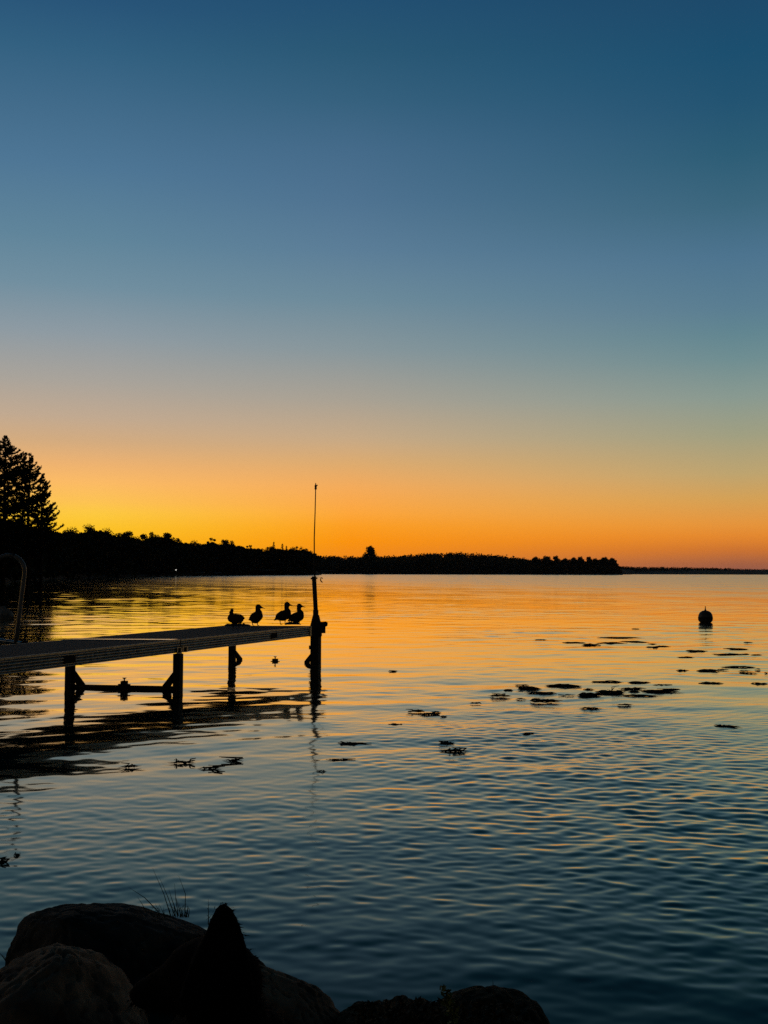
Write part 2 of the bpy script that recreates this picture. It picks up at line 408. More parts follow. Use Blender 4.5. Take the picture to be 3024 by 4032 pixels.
trunk_cache = {}
def tree(name, key, loc, scale, label, group=None, yaw=0.0, wide=1.0):
    crown, mb, h = TREE_PROTO[key]
    t = empty(name, (0, 0, 0), label, 'tree', group)
    if key not in trunk_cache:
        trunk_cache[key] = mb.build('trunk', M['bark'], t, smooth=True)
        tr = trunk_cache[key]
    else:
        tr = trunk_cache[key].copy(); COL.objects.link(tr); tr.parent = t
    link('crown', crown, t)
    t.location = loc; t.rotation_euler = (0, 0, yaw); t.scale = (scale * wide, scale * wide, scale)
    return t
# the three pines at the left edge
for key, h, w, h0, seed, tr, gap, sw in (('pa', 24, 13.0, 5.0, 21, .32, .56, .30), ('pb', 21, 9.0, 5.0, 22, .52, .74, .60), ('pc', 18.5, 9.0, 4.0, 23, .72, .68, .45)):
    pine_proto(key, h, w, h0, seed, tr, gap, sw)
PD = 168.0
for key, px, top, dist, label in (('pb', -48, 1730, 176, 'dense pine mostly cut off by the left edge of the view'), ('pa', 22, 1716, 168, 'tall broad topped pine, the highest tree, at the left edge of the shore wood'),
                                  ('pb', 118, 1780, 172, 'open ragged pine with upswept limbs, second tallest, beside the broad topped pine'),
                                  ('pc', 168, 1868, 165, 'shortest of the three shore pines, outermost, with limbs drooping to the low wood')):
    p = at(px, top, dist); h = TREE_PROTO[key][2]
    tree('pine_tree', key, (p.x, p.y, 0.6), (p.z - 0.6) / h, label, 'pines standing above the left shore', yaw=random.random() * 6)
# silhouette of the wooded shores: (photo x, photo y of the tree tops)
PROF = [(-260,1950),(-120,1960),(0,2020),(100,2045),(170,2060),(245,2078),(270,2068),(300,2082),(340,2072),(365,2064),(425,2074),(440,2088),(480,2090),(500,2086),(520,2100),(560,2110),(575,2104),(600,2094),(640,2094),(660,2096),(690,2114),(760,2127),(775,2137),(800,2129),(835,2118),(860,2128),(900,2124),(920,2132),(960,2142),(980,2147),(1020,2147),(1045,2162),(1055,2154),(1080,2143),(1110,2151),(1130,2154),(1175,2154),(1210,2158),(1235,2168),(1250,2182)]
def prof(x): return float(np.interp(x, [p[0] for p in PROF], [p[1] for p in PROF]))
special = {362: ('oak', 'wide knobbly oak breaking the wood skyline just beyond the shore pines'),
           600: ('ash', 'ragged open crowned tree above the left wood, over the white shore lamp'),
           655: ('maple', 'full crowned tree next to the ragged tree over the shore lamp'),
           835: ('birch', 'slim tree poking up from the middle of the left wood'),
           905: ('maple', 'rounded tree above the shore wood over the ducks'),
           1078: ('spruce', 'dark spruce spire tallest of the small spires near the whip pole'),
           1112: ('spruce', 'small spruce spire between its taller neighbour and the whip pole'),
           1128: ('spruce', 'thin low spruce spire nearest the whip pole'),
           1195: ('oak', 'bushy tree at the outer end of the left wood behind the whip pole')}
x = -230.0; i = 0; keys = ['oak', 'maple', 'birch', 'oak', 'ash', 'maple']
todo = [(px, k, lab, -1) for px, (k, lab) in special.items()]
while x < 1245:
    if min(abs(x - s) for s in special) > 14:
        todo.append((x, keys[i % 6], None, 0))
    d = shore_d(px_az(x)); x += max(9, (8.0 + 3.5 * random.random()) * F / d * 0.42); i += 1
for px, key, lab, pri in todo:
    d = shore_d(px_az(px)) + (8 if lab else 8 + random.random() * 22)
    y = prof(px) - (6 if lab else 0) + (0 if lab else random.uniform(-7, 15))
    if lab and key == 'spruce': y = {1078: 2130, 1112: 2137, 1128: 2146}[int(px)]
    p = at(px, y, d * math.cos(math.radians(px_az(px)))); h = TREE_PROTO[key][2]
    sc = (p.z - 1.0) / h
    tree('spruce_tree' if key == 'spruce' else 'broadleaf_tree', key, (p.x, p.y, 1.0), sc,
         lab or 'dark broadleaf tree merged into the low wood lining the left shore', 'broadleaf trees lining the left shore' if key != 'spruce' else 'spruce spires on the left skyline',
         yaw=random.random() * 6.28, wide=1.0 if key == 'spruce' else max(0.75, min(1.2, 11.0 / (sc * 11))))
# brushwood filling the foot of that wood
C = []; sz = []
for k in range(34000):
    px = rng.uniform(-330, 1262); d = shore_d(px_az(px)) + rng.uniform(1.5, 34); y = prof(px)
    p = at(px, y, d * math.cos(math.radians(px_az(px))))
    z = 0.2 + (p.z * 0.86 - 0.2) * rng.random() ** 0.9
    C.append((p.x, p.y, z)); sz.append(rng.uniform(1.1, 2.4) * (0.55 + d / 900))
V, Q = leaves(np.array(C), np.array(sz), aspect=0.8)
tag(link('shore_undergrowth', np_mesh('shore_undergrowth', V, Q, M['leaf'])), 'dense dark brush and saplings filling the foot of the left shore wood', 'undergrowth', kind='stuff')
# wooded hill across the lake and the low far shore
HILL = [(1225,2186),(1290,2189),(1400,2192),(1500,2190),(1560,2188),(1630,2182),(1700,2178),(1750,2175),(1800,2175),(1850,2177),(1950,2184),(2060,2199),(2110,2209),(2160,2210),(2220,2211),(2300,2210),(2380,2212),(2420,2217),(2436,2230),(2446,2242)]
FAR = [(2395,2226),(2440,2228),(2460,2229),(2560,2231),(2700,2232),(2800,2234),(2950,2238),(3024,2239),(3300,2242),(3700,2244)]
def forest(name, P, d0, depth, n, size, label, nper=40):
    C = []; sz = []; xs = [p[0] for p in P]; ys = [p[1] for p in P]
    for k in range(n):
        px = rng.uniform(xs[0], xs[-1]); u = rng.random() ** 1.1; d = d0 + depth * u
        y = float(np.interp(px, xs, ys)); pt = at(px, y, d0 + depth); top = pt.z
        base = 1 + (top - 15) * u ** 1.2                     # the ground climbs to the back
        p = at(px, y, d); hh = rng.uniform(11, 19) * (1.0 if top > 22 else top / 22)
        zt = min(base + hh + rng.uniform(-1, 1.5), top + rng.uniform(-2.2, .9))
        w = hh * rng.uniform(.25, .4)
        q = rng.normal(size=(nper, 3)); q /= np.linalg.norm(q, axis=1)[:, None]; q *= rng.random((nper, 1)) ** .4
        q = q * (w, w, hh * .5) + (p.x, p.y, zt - hh * .5)
        q[:, 2] = np.maximum(q[:, 2], 0.3); C.append(q); sz += [hh * .15] * nper
    V, Q = leaves(np.concatenate(C), np.array(sz), aspect=.85)
    tag(link(name, np_mesh(name, V, Q, M['leaf'])), label, 'forest', kind='stuff')
    return C
forest('hill_forest', HILL, 1400, 500, 3000, 3, 'dark forest covering the low rounded hill across the lake')
forest('far_forest', FAR, 2720, 200, 3200, 3, 'thin dark band of forest on the most distant shore', 26)
# hill body under its forest
hv = []; hx = np.linspace(1215, 2452, 60)
for px in hx:
    y = float(np.interp(px, [p[0] for p in HILL], [p[1] for p in HILL]))
    top = max(1.0, at(px, y, 1900).z - 13)
    for d, k in ((1396, -1.0), (1402, 0.6), (1560, top * .45), (1900, top), (2600, top * .5)):
        p = at(px, 2260, d); hv.append((p.x, p.y, k))
hq = [(i * 5 + j, (i + 1) * 5 + j, (i + 1) * 5 + j + 1, i * 5 + j + 1) for i in range(59) for j in range(4)]
me = bpy.data.meshes.new('hill'); me.from_pydata(hv, [], hq); me.update(); me.materials.append(M['soil'])
tag(link('hill', me), kind='structure')
# single trees on the far skyline
p = at(1456, 2150, 1400); sc = (p.z - 2) / 20
tree('lone_tree', 'lone', (p.x, p.y, 2), sc, 'lone round crowned tree standing clear above the far shore', None, 1.0, 0.74)
PROM = [(2112,2190,'oak'),(2152,2187,'oak'),(2188,2186,'ash'),(2262,2193,'oak'),(2285,2189,'maple'),(2319,2189,'maple'),(2343,2196,'birch'),(2382,2191,'oak'),(2412,2195,'oak'),(2421,2209,'birch'),(2228,2196,'oak'),(2362,2200,'oak')]
PL = ['round topped tree at the inner end of the far point', 'wide domed tree on the far point, second from the hill', 'tree with a split knobbly crown above the far point',
      'broad low crowned tree in the middle of the far point', 'small peaked crown beside the broad low tree on the far point', 'upright rounded tree standing proud on the far point skyline',
      'thin gappy tree between two rounded crowns on the far point', 'tall bushy tree near the tip of the far point', 'last high crown on the far point before the lower shore',
      'sloping tree at the very tip of the far point', 'low rounded tree filling the dip on the far point', 'low dense tree before the tip of the far point']
for (px, y, key), lab in zip(PROM, PL):
    wide_ = key == 'oak'; key = 'dome'
    p = at(px, y, 1410); sc = (p.z - 1) / 18
    tree('point_tree', key, (p.x, p.y, 1), sc, lab, 'trees on the far point', px * 1.3, 0.80 if wide_ else 0.55)

# ------------------------------------------------------------------ dock
DZ = CAMH - 0.986                                  # deck top above the water
J = on_z(707, 2519, DZ); E = on_z(1204, 2467, DZ); K = on_z(292, 2517, DZ)
ax = (E - J); ax.z = 0; SEC = ax.length + 0.12; ax.normalize()
cr = (K - J); cr.z = 0; WID = cr.length; cr.normalize()
up = Vector((0, 0, 1)); nrm = Vector((ax.y, -ax.x, 0))   # outward from the front side
if nrm.dot(cr) > 0: nrm = -nrm
HB = 0.185
dock = empty('dock', J - up * DZ, 'low boat dock with corrugated metal sides running out over the water', 'dock')
D_ = lambda t, s, z=0.0: J + ax * t + cr * s * WID + up * z
def side_beam(t0, t1, front):
    """extruded rail with a top lip and four half-round ribs"""
    prof2 = [(0.0, 0.004), (0.018, 0.004), (0.018, -0.022)]
    n = 4; h = (HB - 0.035) / n
    for k in range(n):
        z0 = -0.022 - k * h
        for a in (0.0, 0.2, 0.4, 0.6, 0.8, 0.92):
            prof2.append((0.004 + 0.014 * math.sin(math.pi * a), z0 - h * a))
    prof2 += [(0.012, -HB + 0.008), (0.012, -HB), (-0.02, -HB), (-0.02, -0.03), (0.0, -0.03)]
    o = D_(t0, 0.0 if front else 1.0); sg = nrm if front else -nrm
    MB().prism([o + sg * a + up * b for a, b in prof2], ax * (t1 - t0)).build('side_beam', M['alu'], dock)
secs = [(0.012, SEC), (-SEC, -0.012), (-2 * SEC, -SEC - 0.024)]
for t0, t1 in secs:
    side_beam(t0, t1, True); side_beam(t0, t1, False)
    mb = MB(); nb = 9                              # deck boards laid lengthwise with thin gaps
    for b in range(nb):
        s0, s1 = b / nb + 0.003, (b + 1) / nb - 0.003
        if b == 0: s0 = 0.004
        if b == nb - 1: s1 = 0.996
        mb.hexa([D_(t0 + .01, s0, -.03), D_(t1 - .01, s0, -.03), D_(t1 - .01, s1, -.03), D_(t0 + .01, s1, -.03)],
                [D_(t0 + .01, s0, 0), D_(t1 - .01, s0, 0), D_(t1 - .01, s1, 0), D_(t0 + .01, s1, 0)])
    mb.build('deck_panel', M['deck'], dock)
    mb = MB()
    for t in np.linspace(t0 + .1, t1 - .1, 6):
        mb.hexa([D_(t, .02, -.10), D_(t + .05, .02, -.10), D_(t + .05, .98, -.10), D_(t, .98, -.10)], [D_(t, .02, -.033), D_(t + .05, .02, -.033), D_(t + .05, .98, -.033), D_(t, .98, -.033)])
    mb.build('joist', M['steel'], dock)
for t in (-0.13, -SEC - 0.15):                    # bright metal strip where two sections meet
    MB().hexa([D_(t - .11, .01, .002), D_(t + .11, .01, .002), D_(t + .06, .99, .002), D_(t - .04, .99, .002)],
              [D_(t - .11, .01, .012), D_(t + .11, .01, .012), D_(t + .06, .99, .012), D_(t - .04, .99, .012)]).build('seam_strip', M['alub'], dock)
# end beam with a rounded rubber corner standing proud of the front side
t = SEC + .01
MB().hexa([D_(t, 1.0, -HB), D_(t + .05, 1.0, -HB), D_(t + .05, -.02, -HB), D_(t, -.02, -HB)], [D_(t, 1.0, .004), D_(t + .05, 1.0, .004), D_(t + .05, -.02, .004), D_(t, -.02, .004)]).build('end_beam', M['alu'], dock)

def post(px, py, w, ztop, brace=None, name='post', skew=1.0):
    b = on_z(px, py, 0)
    p = MB().box(b + up * ((ztop - 1.8) / 2), ax * w / 2, nrm * w / 2, up * ((ztop + 1.8) / 2)).build(name, M['steel'], dock, loc=b, bevel=0.008)
    return b, p
bA, pA = post(275, 2709, 0.112, DZ - .07)
bB, pB = post(700, 2717, 0.112, DZ - .19)
bC, pC = post(914, 2597, 0.115, DZ - .07)
bD, pD = post(1243, 2612, 0.160, DZ + .02)
for s, tt in ((0.05, -SEC), (0.95, -SEC), (0.05, -2 * SEC + .1), (0.95, -2 * SEC + .1)):
    b = D_(tt, s); b.z = 0
    MB().box(b + up * (DZ - .07 - 1.8) / 2, ax * .06, nrm * .06, up * ((DZ - .07 + 1.8) / 2)).build('post', M['steel'], dock, loc=b, bevel=0.008)
def gusset(b, q, w, h, L, parent):
    d = (q - b); d.z = 0; d.normalize(); s = Vector((-d.y, d.x, 0)) * 0.05
    o = b + d * (w / 2 - .002) - s / 2
    mb = MB().prism([o + up * h, o + d * L + up * .03, o + d * (L * .36) + up * .02, o + up * .135], s)
    mb.prism([o + d * (L * .36) + up * .0195, o + d * L + up * .0295, o + d * L * .98 - up * .10, o + d * (L * .38) - up * .10], s).build('brace', M['steel'], parent)
gusset(bA, bB, .125, .27, .19, pA); gusset(bB, bA, .125, .27, .19, pB)
gusset(bC, bD, .115, .20, .17, pC); gusset(bD, bC, .175, .20, .15, pD)
def cross_pipe(a, b, z, u, zt):
    d = (b - a).normalized(); sd = Vector((-d.y, d.x, 0))
    o = MB().tube([a + up * z, b + up * z], 0.034, 10).build('cross_pipe', M['steel'], dock, smooth=True)
    m = a.lerp(b, u)
    MB().box(m + up * (zt - .045), d * .042, sd * .042, up * .062).box(m + up * (zt - .05), d * .085, sd * .03, up * .022).tube([m + up * (zt + .015), m + up * (zt + .045)], 0.010, 8).tube([m + up * (zt + .045), m + up * (zt + .062)], [.012, .036], 8).build('clamp_bolt', M['steel'], o)
cross_pipe(bA, bB, 0.022, 0.507, 0.10); cross_pipe(bC, bD, -0.045, 0.525, 0.035)
# joint plates over post B
for k, (t0, t1) in enumerate(((-.12, .015), (.03, .19))):
    MB().prism([D_(t0, 0, -.10) + nrm * .026, D_(t1, 0, -.10) + nrm * .026, D_(t1, 0, -HB - .02 + .02 * k) + nrm * .026, D_(t0, 0, -HB - .02 + .02 * k) + nrm * .026], nrm * .008).build('joint_plate', M['alu'], dock)
    tm = (t0 + t1) / 2
    MB().box(D_(tm, 0, -.15) + nrm * .04, ax * .018, nrm * .008, up * .035).build('joint_bolt', M['rubber'], dock)
for tm in (-3.0, 2.95):                            # small dark maker's plates on the side beams
    pass
def plate(px, py, w, h):
    q = on_z(px, py, DZ - .09); tt = (q - J).dot(ax)
    MB().box(D_(tt, 0, -.10) + nrm * .022, ax * w, nrm * .002, up * h).build('badge_plate', M['rubber'], dock)
plate(236, 2592, .11, .045); plate(1032, 2500, .11, .04)
# end post: sleeve, tapered collar, upper pipe
topc = on_z(1238, 2467, DZ); pc = Vector((bD.x, bD.y, 0))
def zpix(p, py):                                   # height above water of pixel row py at p's distance
    return at(CX, py, p.y).z
zc0, zc1, zc2, ztop = zpix(pc, 2474), zpix(pc, 2424), zpix(pc, 2402), zpix(pc, 2270)
px_off = lambda dx: Vector((dx * pc.y / F, 0, 0))
MB().lathe(pc, [(.115, zc0 - .15), (.115, zc0 + .02), (.062, zc1), (.055, zc1 + .01)], 10).build('collar', M['steel'], pD)
MB().tube([pc + up * (zc1), pc + px_off(-9) + up * ztop], .042, 12).build('upper_pipe', M['steel'], pD, smooth=True)
MB().lathe(pc + px_off(-1), [(.052, zc1), (.052, zc2 - .01), (.044, zc2)], 12).build('pipe_clamp', M['steel'], pD)
zp = zpix(pc, 2279)
MB().tube([pc + px_off(-22) + up * (zp), pc + px_off(5) + up * (zp + .01)], [.018, .018], 6).build('cross_pin', M['steel'], pD)
MB().box(pc + px_off(-20) + up * (DZ - .13) - ax * .0, Vector((.03, 0, 0)), Vector((0, .04, 0)), up * .08).build('sleeve_bracket', M['steel'], pD)
MB().box(pc + px_off(-22) + up * zpix(pc, 2550), Vector((.022, 0, 0)), Vector((0, .03, 0)), up * .035).build('sleeve_tab', M['steel'], pD)
# rubber corner bumper to the right of the post
q0 = pc + up * zpix(pc, 2460)
MB().tube([q0 + px_off(12) + up * .0, q0 + px_off(28), q0 + px_off(40) + up * .012, q0 + px_off(46) + up * .01], [.055, .055, .05, .03], 10).build('corner_bumper', M['rubber'], dock, smooth=True)
MB().box(q0 + px_off(28) - up * .10, Vector((.045, 0, 0)), Vector((0, .04, 0)), up * .06).build('bumper_bracket', M['steel'], dock)
# thin whip pole standing in the end post
tip = at(1243, 1918, pc.y); foot = pc + px_off(-3) + up * (ztop - .25)
wp = empty('whip_pole', foot, 'thin tall whip pole with a small knob on top, clamped to the dock end post', 'pole')
mid = foot.lerp(tip, .5) + px_off(-5)
MB().tube([foot, foot.lerp(mid, .5) + px_off(-2), mid, mid.lerp(tip, .5) + px_off(0.5), tip], [.015, .0125, .011, .010, .009], 8).build('shaft', M['steel'], wp, smooth=True)
MB().lathe(tip - up * .005, [(.010, -.045), (.024, -.03), (.019, 0), (.024, .03), (.010, .055), (.006, .085)], 10).tube([tip + px_off(0), tip + px_off(6) + up * .03], .005, 5).ball(tip + px_off(6) + up * .035, .011).build('tip_knob', M['steel'], wp)
# red hook on its line, hung from the cross pin
hk = at(1263, 2280, pc.y)
pts = [hk + px_off(a) + up * (b * pc.y / F) for a, b in ((8, 2), (3, 5), (0, 4), (-1, -2), (0, -7), (4, -11), (7, -13))]
hook = empty('hook', hk, 'small curved red hook hanging in the air right of the end post', 'hook')
MB().tube(pts, [.008, .011, .012, .011, .011, .011, .009], 7).build('bend', M['red'], hook, smooth=True)
MB().tube([pts[1], pc + px_off(6) + up * (zp + .03)], .0012, 4).build('line', M['steel'], hook)

# ladder hand rail at the left edge, standing on the back of the dock
lb = on_z(62, 2530, DZ)
dd = lb.y; po = lambda px, py: at(px, py, dd)
lad = empty('dock_ladder', lb, 'tall hooped metal ladder hand rail standing on the dock deck', 'ladder')
arc = [po(35 + 62 * math.cos(a), 2248 - 62 * math.sin(a)) for a in np.linspace(0, math.pi, 17)]
leg1 = [po(62, 2532), po(74, 2440), po(86, 2340), po(95, 2270)]
leg2 = [po(-28, 2270), po(-32, 2400), po(-36, 2600), po(-38, 2800)]
MB().tube(leg1 + arc + leg2, 0.030, 14).build('hand_rail', M['rail'], lad, smooth=True)
off = Vector((-.62, .10, 0))
MB().tube([p + off for p in leg1 + arc + leg2], 0.027, 12).build('hand_rail', M['rail'], lad, smooth=True)
b0, b1 = po(-60, 2516), po(86, 2536)
MB().tube([b0 + up * .01, b1 + up * .01], 0.026, 8).build('foot_bar', M['alub'], lad, smooth=True)
MB().ball(po(97, 2531), .045, .045, .04).ball(po(90, 2541), .03).build('foot_knob', M['rubber'], lad, smooth=True)
mbs = MB()
for k in range(4):
    a = po(-36, 2560 + 70 * k); mbs.tube([a, a + off], .018, 6)
mbs.build('rung', M['rail'], lad, smooth=True)

# ------------------------------------------------------------------ bodies grown from ball chains
def chain(mb, pts, flat=1.0, step=0.25, dirv=None):
    """pts = [(Vector, radius)]: overlapping balls along the polyline"""
    for (p, r), (q, s) in zip(pts, pts[1:]):
        L = (q - p).length; n = max(2, int(L / (step * min(r, s) + 1e-4)))
        n = min(n, 40)
        for k in range(n + 1):
            u = k / n; c = p.lerp(q, u); rr = r + (s - r) * u
            mb.ball(c, rr, rr * flat, rr, 14, 9)
def fuse(o, vox, smooth=6):
    m = o.modifiers.new('fuse', 'REMESH'); m.mode = 'VOXEL'; m.voxel_size = vox; m.use_smooth_shade = True
    if smooth:
        s = o.modifiers.new('smooth', 'SMOOTH'); s.factor = 0.5; s.iterations = smooth
ZS = 0.2652
def duck(ox, oy, body, legs, label, feet_y, bill=None):
    """profile in pixels of the close-up (origin 860,2340); the bird stands on the deck"""
    X0 = 860 + ox * ZS; Y0 = 2340 + feet_y * ZS
    g0 = on_z(X0, Y0, DZ); d = g0.y
    P = lambda zx, zy, dy=0.0: at(860 + zx * ZS, 2340 + zy * ZS, d + dy)
    s = ZS * d / F
    mb = MB()
    bp = [(P(x_, y_), r_ * s) for x_, y_, r_ in body]
    chain(mb, bp, 0.92)
    if bill:
        chain(mb, [(P(x_, y_), r_ * s) for x_, y_, r_ in bill], 1.5)
    for lx, ly, fx, fy, dy in legs:
        k = P(lx, ly, dy); f = P(fx, fy, dy); f.z = DZ + .008
        mb.tube([k, k.lerp(f, .5), f], [.013, .0085, .0085], 8)
        w = (P(fx + 14, fy, dy) - P(fx, fy, dy)); w.z = 0
        for yy in (-.018, 0, .018):                      # webbed foot
            mb.tube([f, f + w * 2.2 + Vector((0, yy, -.002))], [.008, .006], 6)
    o = mb.build('duck', M['feather'], loc=Vector((g0.x, g0.y, DZ)))
    fuse(o, 0.0065, 4)
    return tag(o, label, 'duck', 'ducks resting on the dock')
duck(250, 0, [(392, 356, 4), (350, 352, 34), (310, 362, 68), (250, 364, 78), (195, 355, 62), (190, 322, 40), (198, 292, 24), (201, 266, 20), (200, 240, 27), (200, 236, 26)],
     [(215, 420, 205, 486, 0), (290, 420, 295, 488, .05)], 'squat duck looking left, alone at the left end of the row', 486, [(186, 256, 18), (174, 266, 10), (158, 279, 5)])
duck(545, 0, [(447, 382, 4), (500, 355, 42), (548, 350, 84), (586, 322, 76), (598, 275, 52), (583, 225, 34), (592, 188, 43), (616, 190, 27)],
     [(505, 420, 505, 464, .03), (580, 420, 577, 465, -.02)], 'duck standing by itself facing right, second in the row', 464, [(625, 192, 15), (655, 200, 9), (692, 213, 4)])
duck(950, 0, [(822, 390, 4), (870, 355, 26), (905, 330, 58), (955, 318, 78), (1008, 302, 74), (1030, 262, 48), (1010, 215, 33), (1018, 152, 42), (1042, 154, 25)],
     [(912, 380, 922, 455, .03), (992, 370, 988, 455, -.02)], 'tallest duck, standing upright, its breast overlapping its neighbour', 455, [(1050, 154, 14), (1080, 162, 8), (1113, 172, 4)])
duck(1150, 0, [(1026, 402, 4), (1072, 372, 28), (1110, 350, 58), (1155, 346, 78), (1198, 326, 74), (1222, 284, 46), (1192, 230, 30), (1200, 174, 37), (1226, 177, 23)],
     [(1200, 400, 1200, 452, -.02), (1150, 410, 1150, 452, .03)], 'duck nearest the end post, facing right beside the tall duck', 452, [(1232, 178, 13), (1262, 184, 8), (1294, 193, 4)])
# the rags of weed the birds sit among
def pad(px0, px1, py, h, label):
    a = on_z(px0, py, DZ); b = on_z(px1, py, DZ); n = 16; mb = MB()
    vs = []; rr = random.Random(px0)
    top = [a.lerp(b, k / n) + up * (h * (math.sin(math.pi * min(1, max(0, k / n))) ** .35) * (0.7 + .5 * rr.random()) + .004) for k in range(n + 1)]
    fr = [a.lerp(b, k / n) + Vector((0, -.10 - .05 * rr.random(), .003)) for k in range(n + 1)]
    bk = [a.lerp(b, k / n) + Vector((0, .10 + .05 * rr.random(), .003)) for k in range(n + 1)]
    mb.add(fr + top + bk, [(k, k + 1, n + 2 + k, n + 1 + k) for k in range(n)] + [(n + 1 + k, n + 2 + k, 2 * n + 3 + k, 2 * n + 2 + k) for k in range(n)] + [(k, 2 * n + 2 + k, 2 * n + 3 + k, k + 1) for k in range(n)])
    tag(mb.build('weed_heap', M['weed'], loc=a.lerp(b, .5)), label, 'weed', 'heaps of weed on the dock')
pad(884, 985, 2464, .045, 'long low dark heap of weed on the deck under the squat duck')
pad(1122, 1182, 2459, .05, 'short dark heap of weed on the deck beside the duck nearest the post')

# ------------------------------------------------------------------ buoy
bb = on_z(2778, 2451, 0); u_ = bb.y / F
by = empty('mooring_buoy', bb, 'dark domed mooring buoy with a short spike floating in open water', 'buoy')
r = 28 * u_
MB().lathe(bb, [(r * .2, -.05), (r * .62, -.02), (r * .86, .03), (r * .97, .07), (r, .12), (r * .985, r * .85), (r * .93, r * 1.1), (r * .80, r * 1.34), (r * .62, r * 1.51), (r * .38, r * 1.63), (r * .16, r * 1.68)], 32).build('float', M['buoy'], by, smooth=True)
MB().lathe(bb, [(r * .17, r * 1.69), (r * .10, r * 1.80), (r * .06, r * 2.0), (r * .05, r * 2.3)], 10).build('spike', M['steel'], by)
MB().lathe(bb, [(r * 1.005, .10), (r * 1.012, .12), (r * 1.012, .17), (r * 1.005, .19)], 32).build('band', M['rubber'], by)

# ------------------------------------------------------------------ floating weed
def weed(px, py, w, h, label, group, tall=0.0, slope=0.0, seed=0):
    rr = random.Random(int(px * 7 + py * 13 + seed)); c = on_z(px, py, 0); u = c.y / F
    fine_ = .55 if c.y < 11 else 1.0; w *= (.85 if c.y < 11 else 1)
    W2 = w * u / 2; dep = min(0.6, max(.03, (h * .5) * (c.y * c.y) / (CAMH * F) * .36)); mb = MB()
    h *= .72
    ns = int(3 + w * .08 + h * .9)
    for k in range(ns):
        L = W2 * (0.35 + .75 * rr.random()) * (1 if k else 1.3)
        ox = (rr.random() * 2 - 1) * max(0, W2 - L * .7); oy = rr.gauss(0, .45) * dep
        ang = rr.gauss(0, .28); z0 = .006 + .022 * rr.random() * min(1, h / 12)
        cx_, sy_ = math.cos(ang), math.sin(ang); bend = rr.gauss(0, .18)
        pts = []
        for t in np.linspace(-1, 1, 6):
            lx = L * t; ly = bend * L * (t * t - .3) + rr.gauss(0, .01)
            zz = max(.001, z0 * (1 - t * t * .8) + rr.gauss(0, .004))
            pts.append(c + Vector((ox + lx * cx_ - ly * sy_, oy + lx * sy_ * .8 + ly * cx_ + slope * (ox + lx), zz)))
        wd = (.004 + .010 * rr.random()) * (1 + h / 26) * (u / .004) ** .5 * fine_
        mb.tube(pts, [wd * .25, wd, wd * 1.2, wd * 1.1, wd * .8, wd * .15], 5, 0.45)
    if h >= 19:
        for k in range(int(h / 7)):                     # matted body
            mb.ball(c + Vector(((rr.random() * 2 - 1) * W2 * .6, rr.gauss(0, .3) * dep, .004)), W2 * (.10 + .16 * rr.random()), dep * (.12 + .2 * rr.random()), .004 + .008 * rr.random(), 9, 5)
    for k in range(int(w / 45) + (3 if tall else 0)):    # stray stems sticking up
        a = c + Vector(((rr.random() * 2 - 1) * W2 * .8, rr.gauss(0, .3) * dep, 0)); hh = (.010 + .022 * rr.random()) * (.6 + 2 * tall)
        mb.tube([a, a + Vector((rr.gauss(0, .05), 0, hh * .8)), a + Vector((rr.gauss(0, .09), 0, hh))], [.008, .006, .003], 4)
    tag(mb.build('weed_mat', M['weed'], loc=c), label, 'weed', group)
Zr = lambda x, y, w, h: (1900 + x * .6775, 2350 + y * .6775, w * .6775, h * .6775)
Zm = lambda x, y, w, h: (1100 + x * .5425, 2550 + y * .5425, w * .5425, h * .5425)
Zl = lambda x, y, w, h: (x * .663, 2900 + y * .663, w * .663, h * .663)
G1, G2, G3 = 'weed mats drifting near the buoy', 'weed mats in the middle of the bay', 'weed strands drifting by the dock'
SL1 = 'thin dark sliver of weed drifting in the orange water near the buoy'
SL2 = 'thin dark weed sliver at the edge of the middle weed bank'
SL3 = 'small loose weed strand adrift between the dock and the middle weed bank'
for a, lab in (((795, 238, 230, 7), 'long thin weed line lying furthest out, above the main upper weed row'), ((530, 268, 115, 14), 'tattered weed mat at the left start of the upper weed row'),
               ((632, 281, 95, 20), 'dense low weed clump second along the upper weed row'), ((745, 272, 140, 16), 'long ragged weed mat in the centre of the upper weed row'),
               ((885, 265, 135, 19), 'thick black weed mat ending the upper weed row'), ((985, 294, 75, 13), 'small oval weed mat just past the thick end of the upper row'),
               ((1045, 289, 75, 8), 'slim weed strip touching the small oval mat under the buoy'), ((1245, 318, 110, 17), 'frayed weed mat lying straight below the buoy'),
               ((1465, 305, 118, 17), 'frayed weed mat right of the buoy, higher of two'), ((1430, 337, 160, 15), 'broad weed mat right of the buoy, lower of two'),
               ((1310, 432, 115, 20), 'stringy weed clump with curled stems below the buoy row'), ((1490, 409, 170, 9), 'long flat weed strip near the right edge'),
               ((1325, 504, 112, 16), 'solid pointed weed mat alone in grey water below the buoy'), ((1610, 508, 95, 13), 'weed mat cut by the right edge of the view')):
    weed(*Zr(*a), lab, G1)
for a in ((340, 250, 62, 5), (890, 187, 42, 5), (985, 275, 50, 4), (1525, 335, 45, 6), (1595, 339, 52, 5), (1180, 352, 78, 5), (1545, 265, 50, 4), (1165, 430, 56, 9), (1395, 424, 60, 8), (1530, 433, 72, 6), (1545, 446, 90, 8), (1600, 422, 32, 4), (1650, 443, 24, 5)):
    weed(*Zr(*a), SL1, G1)
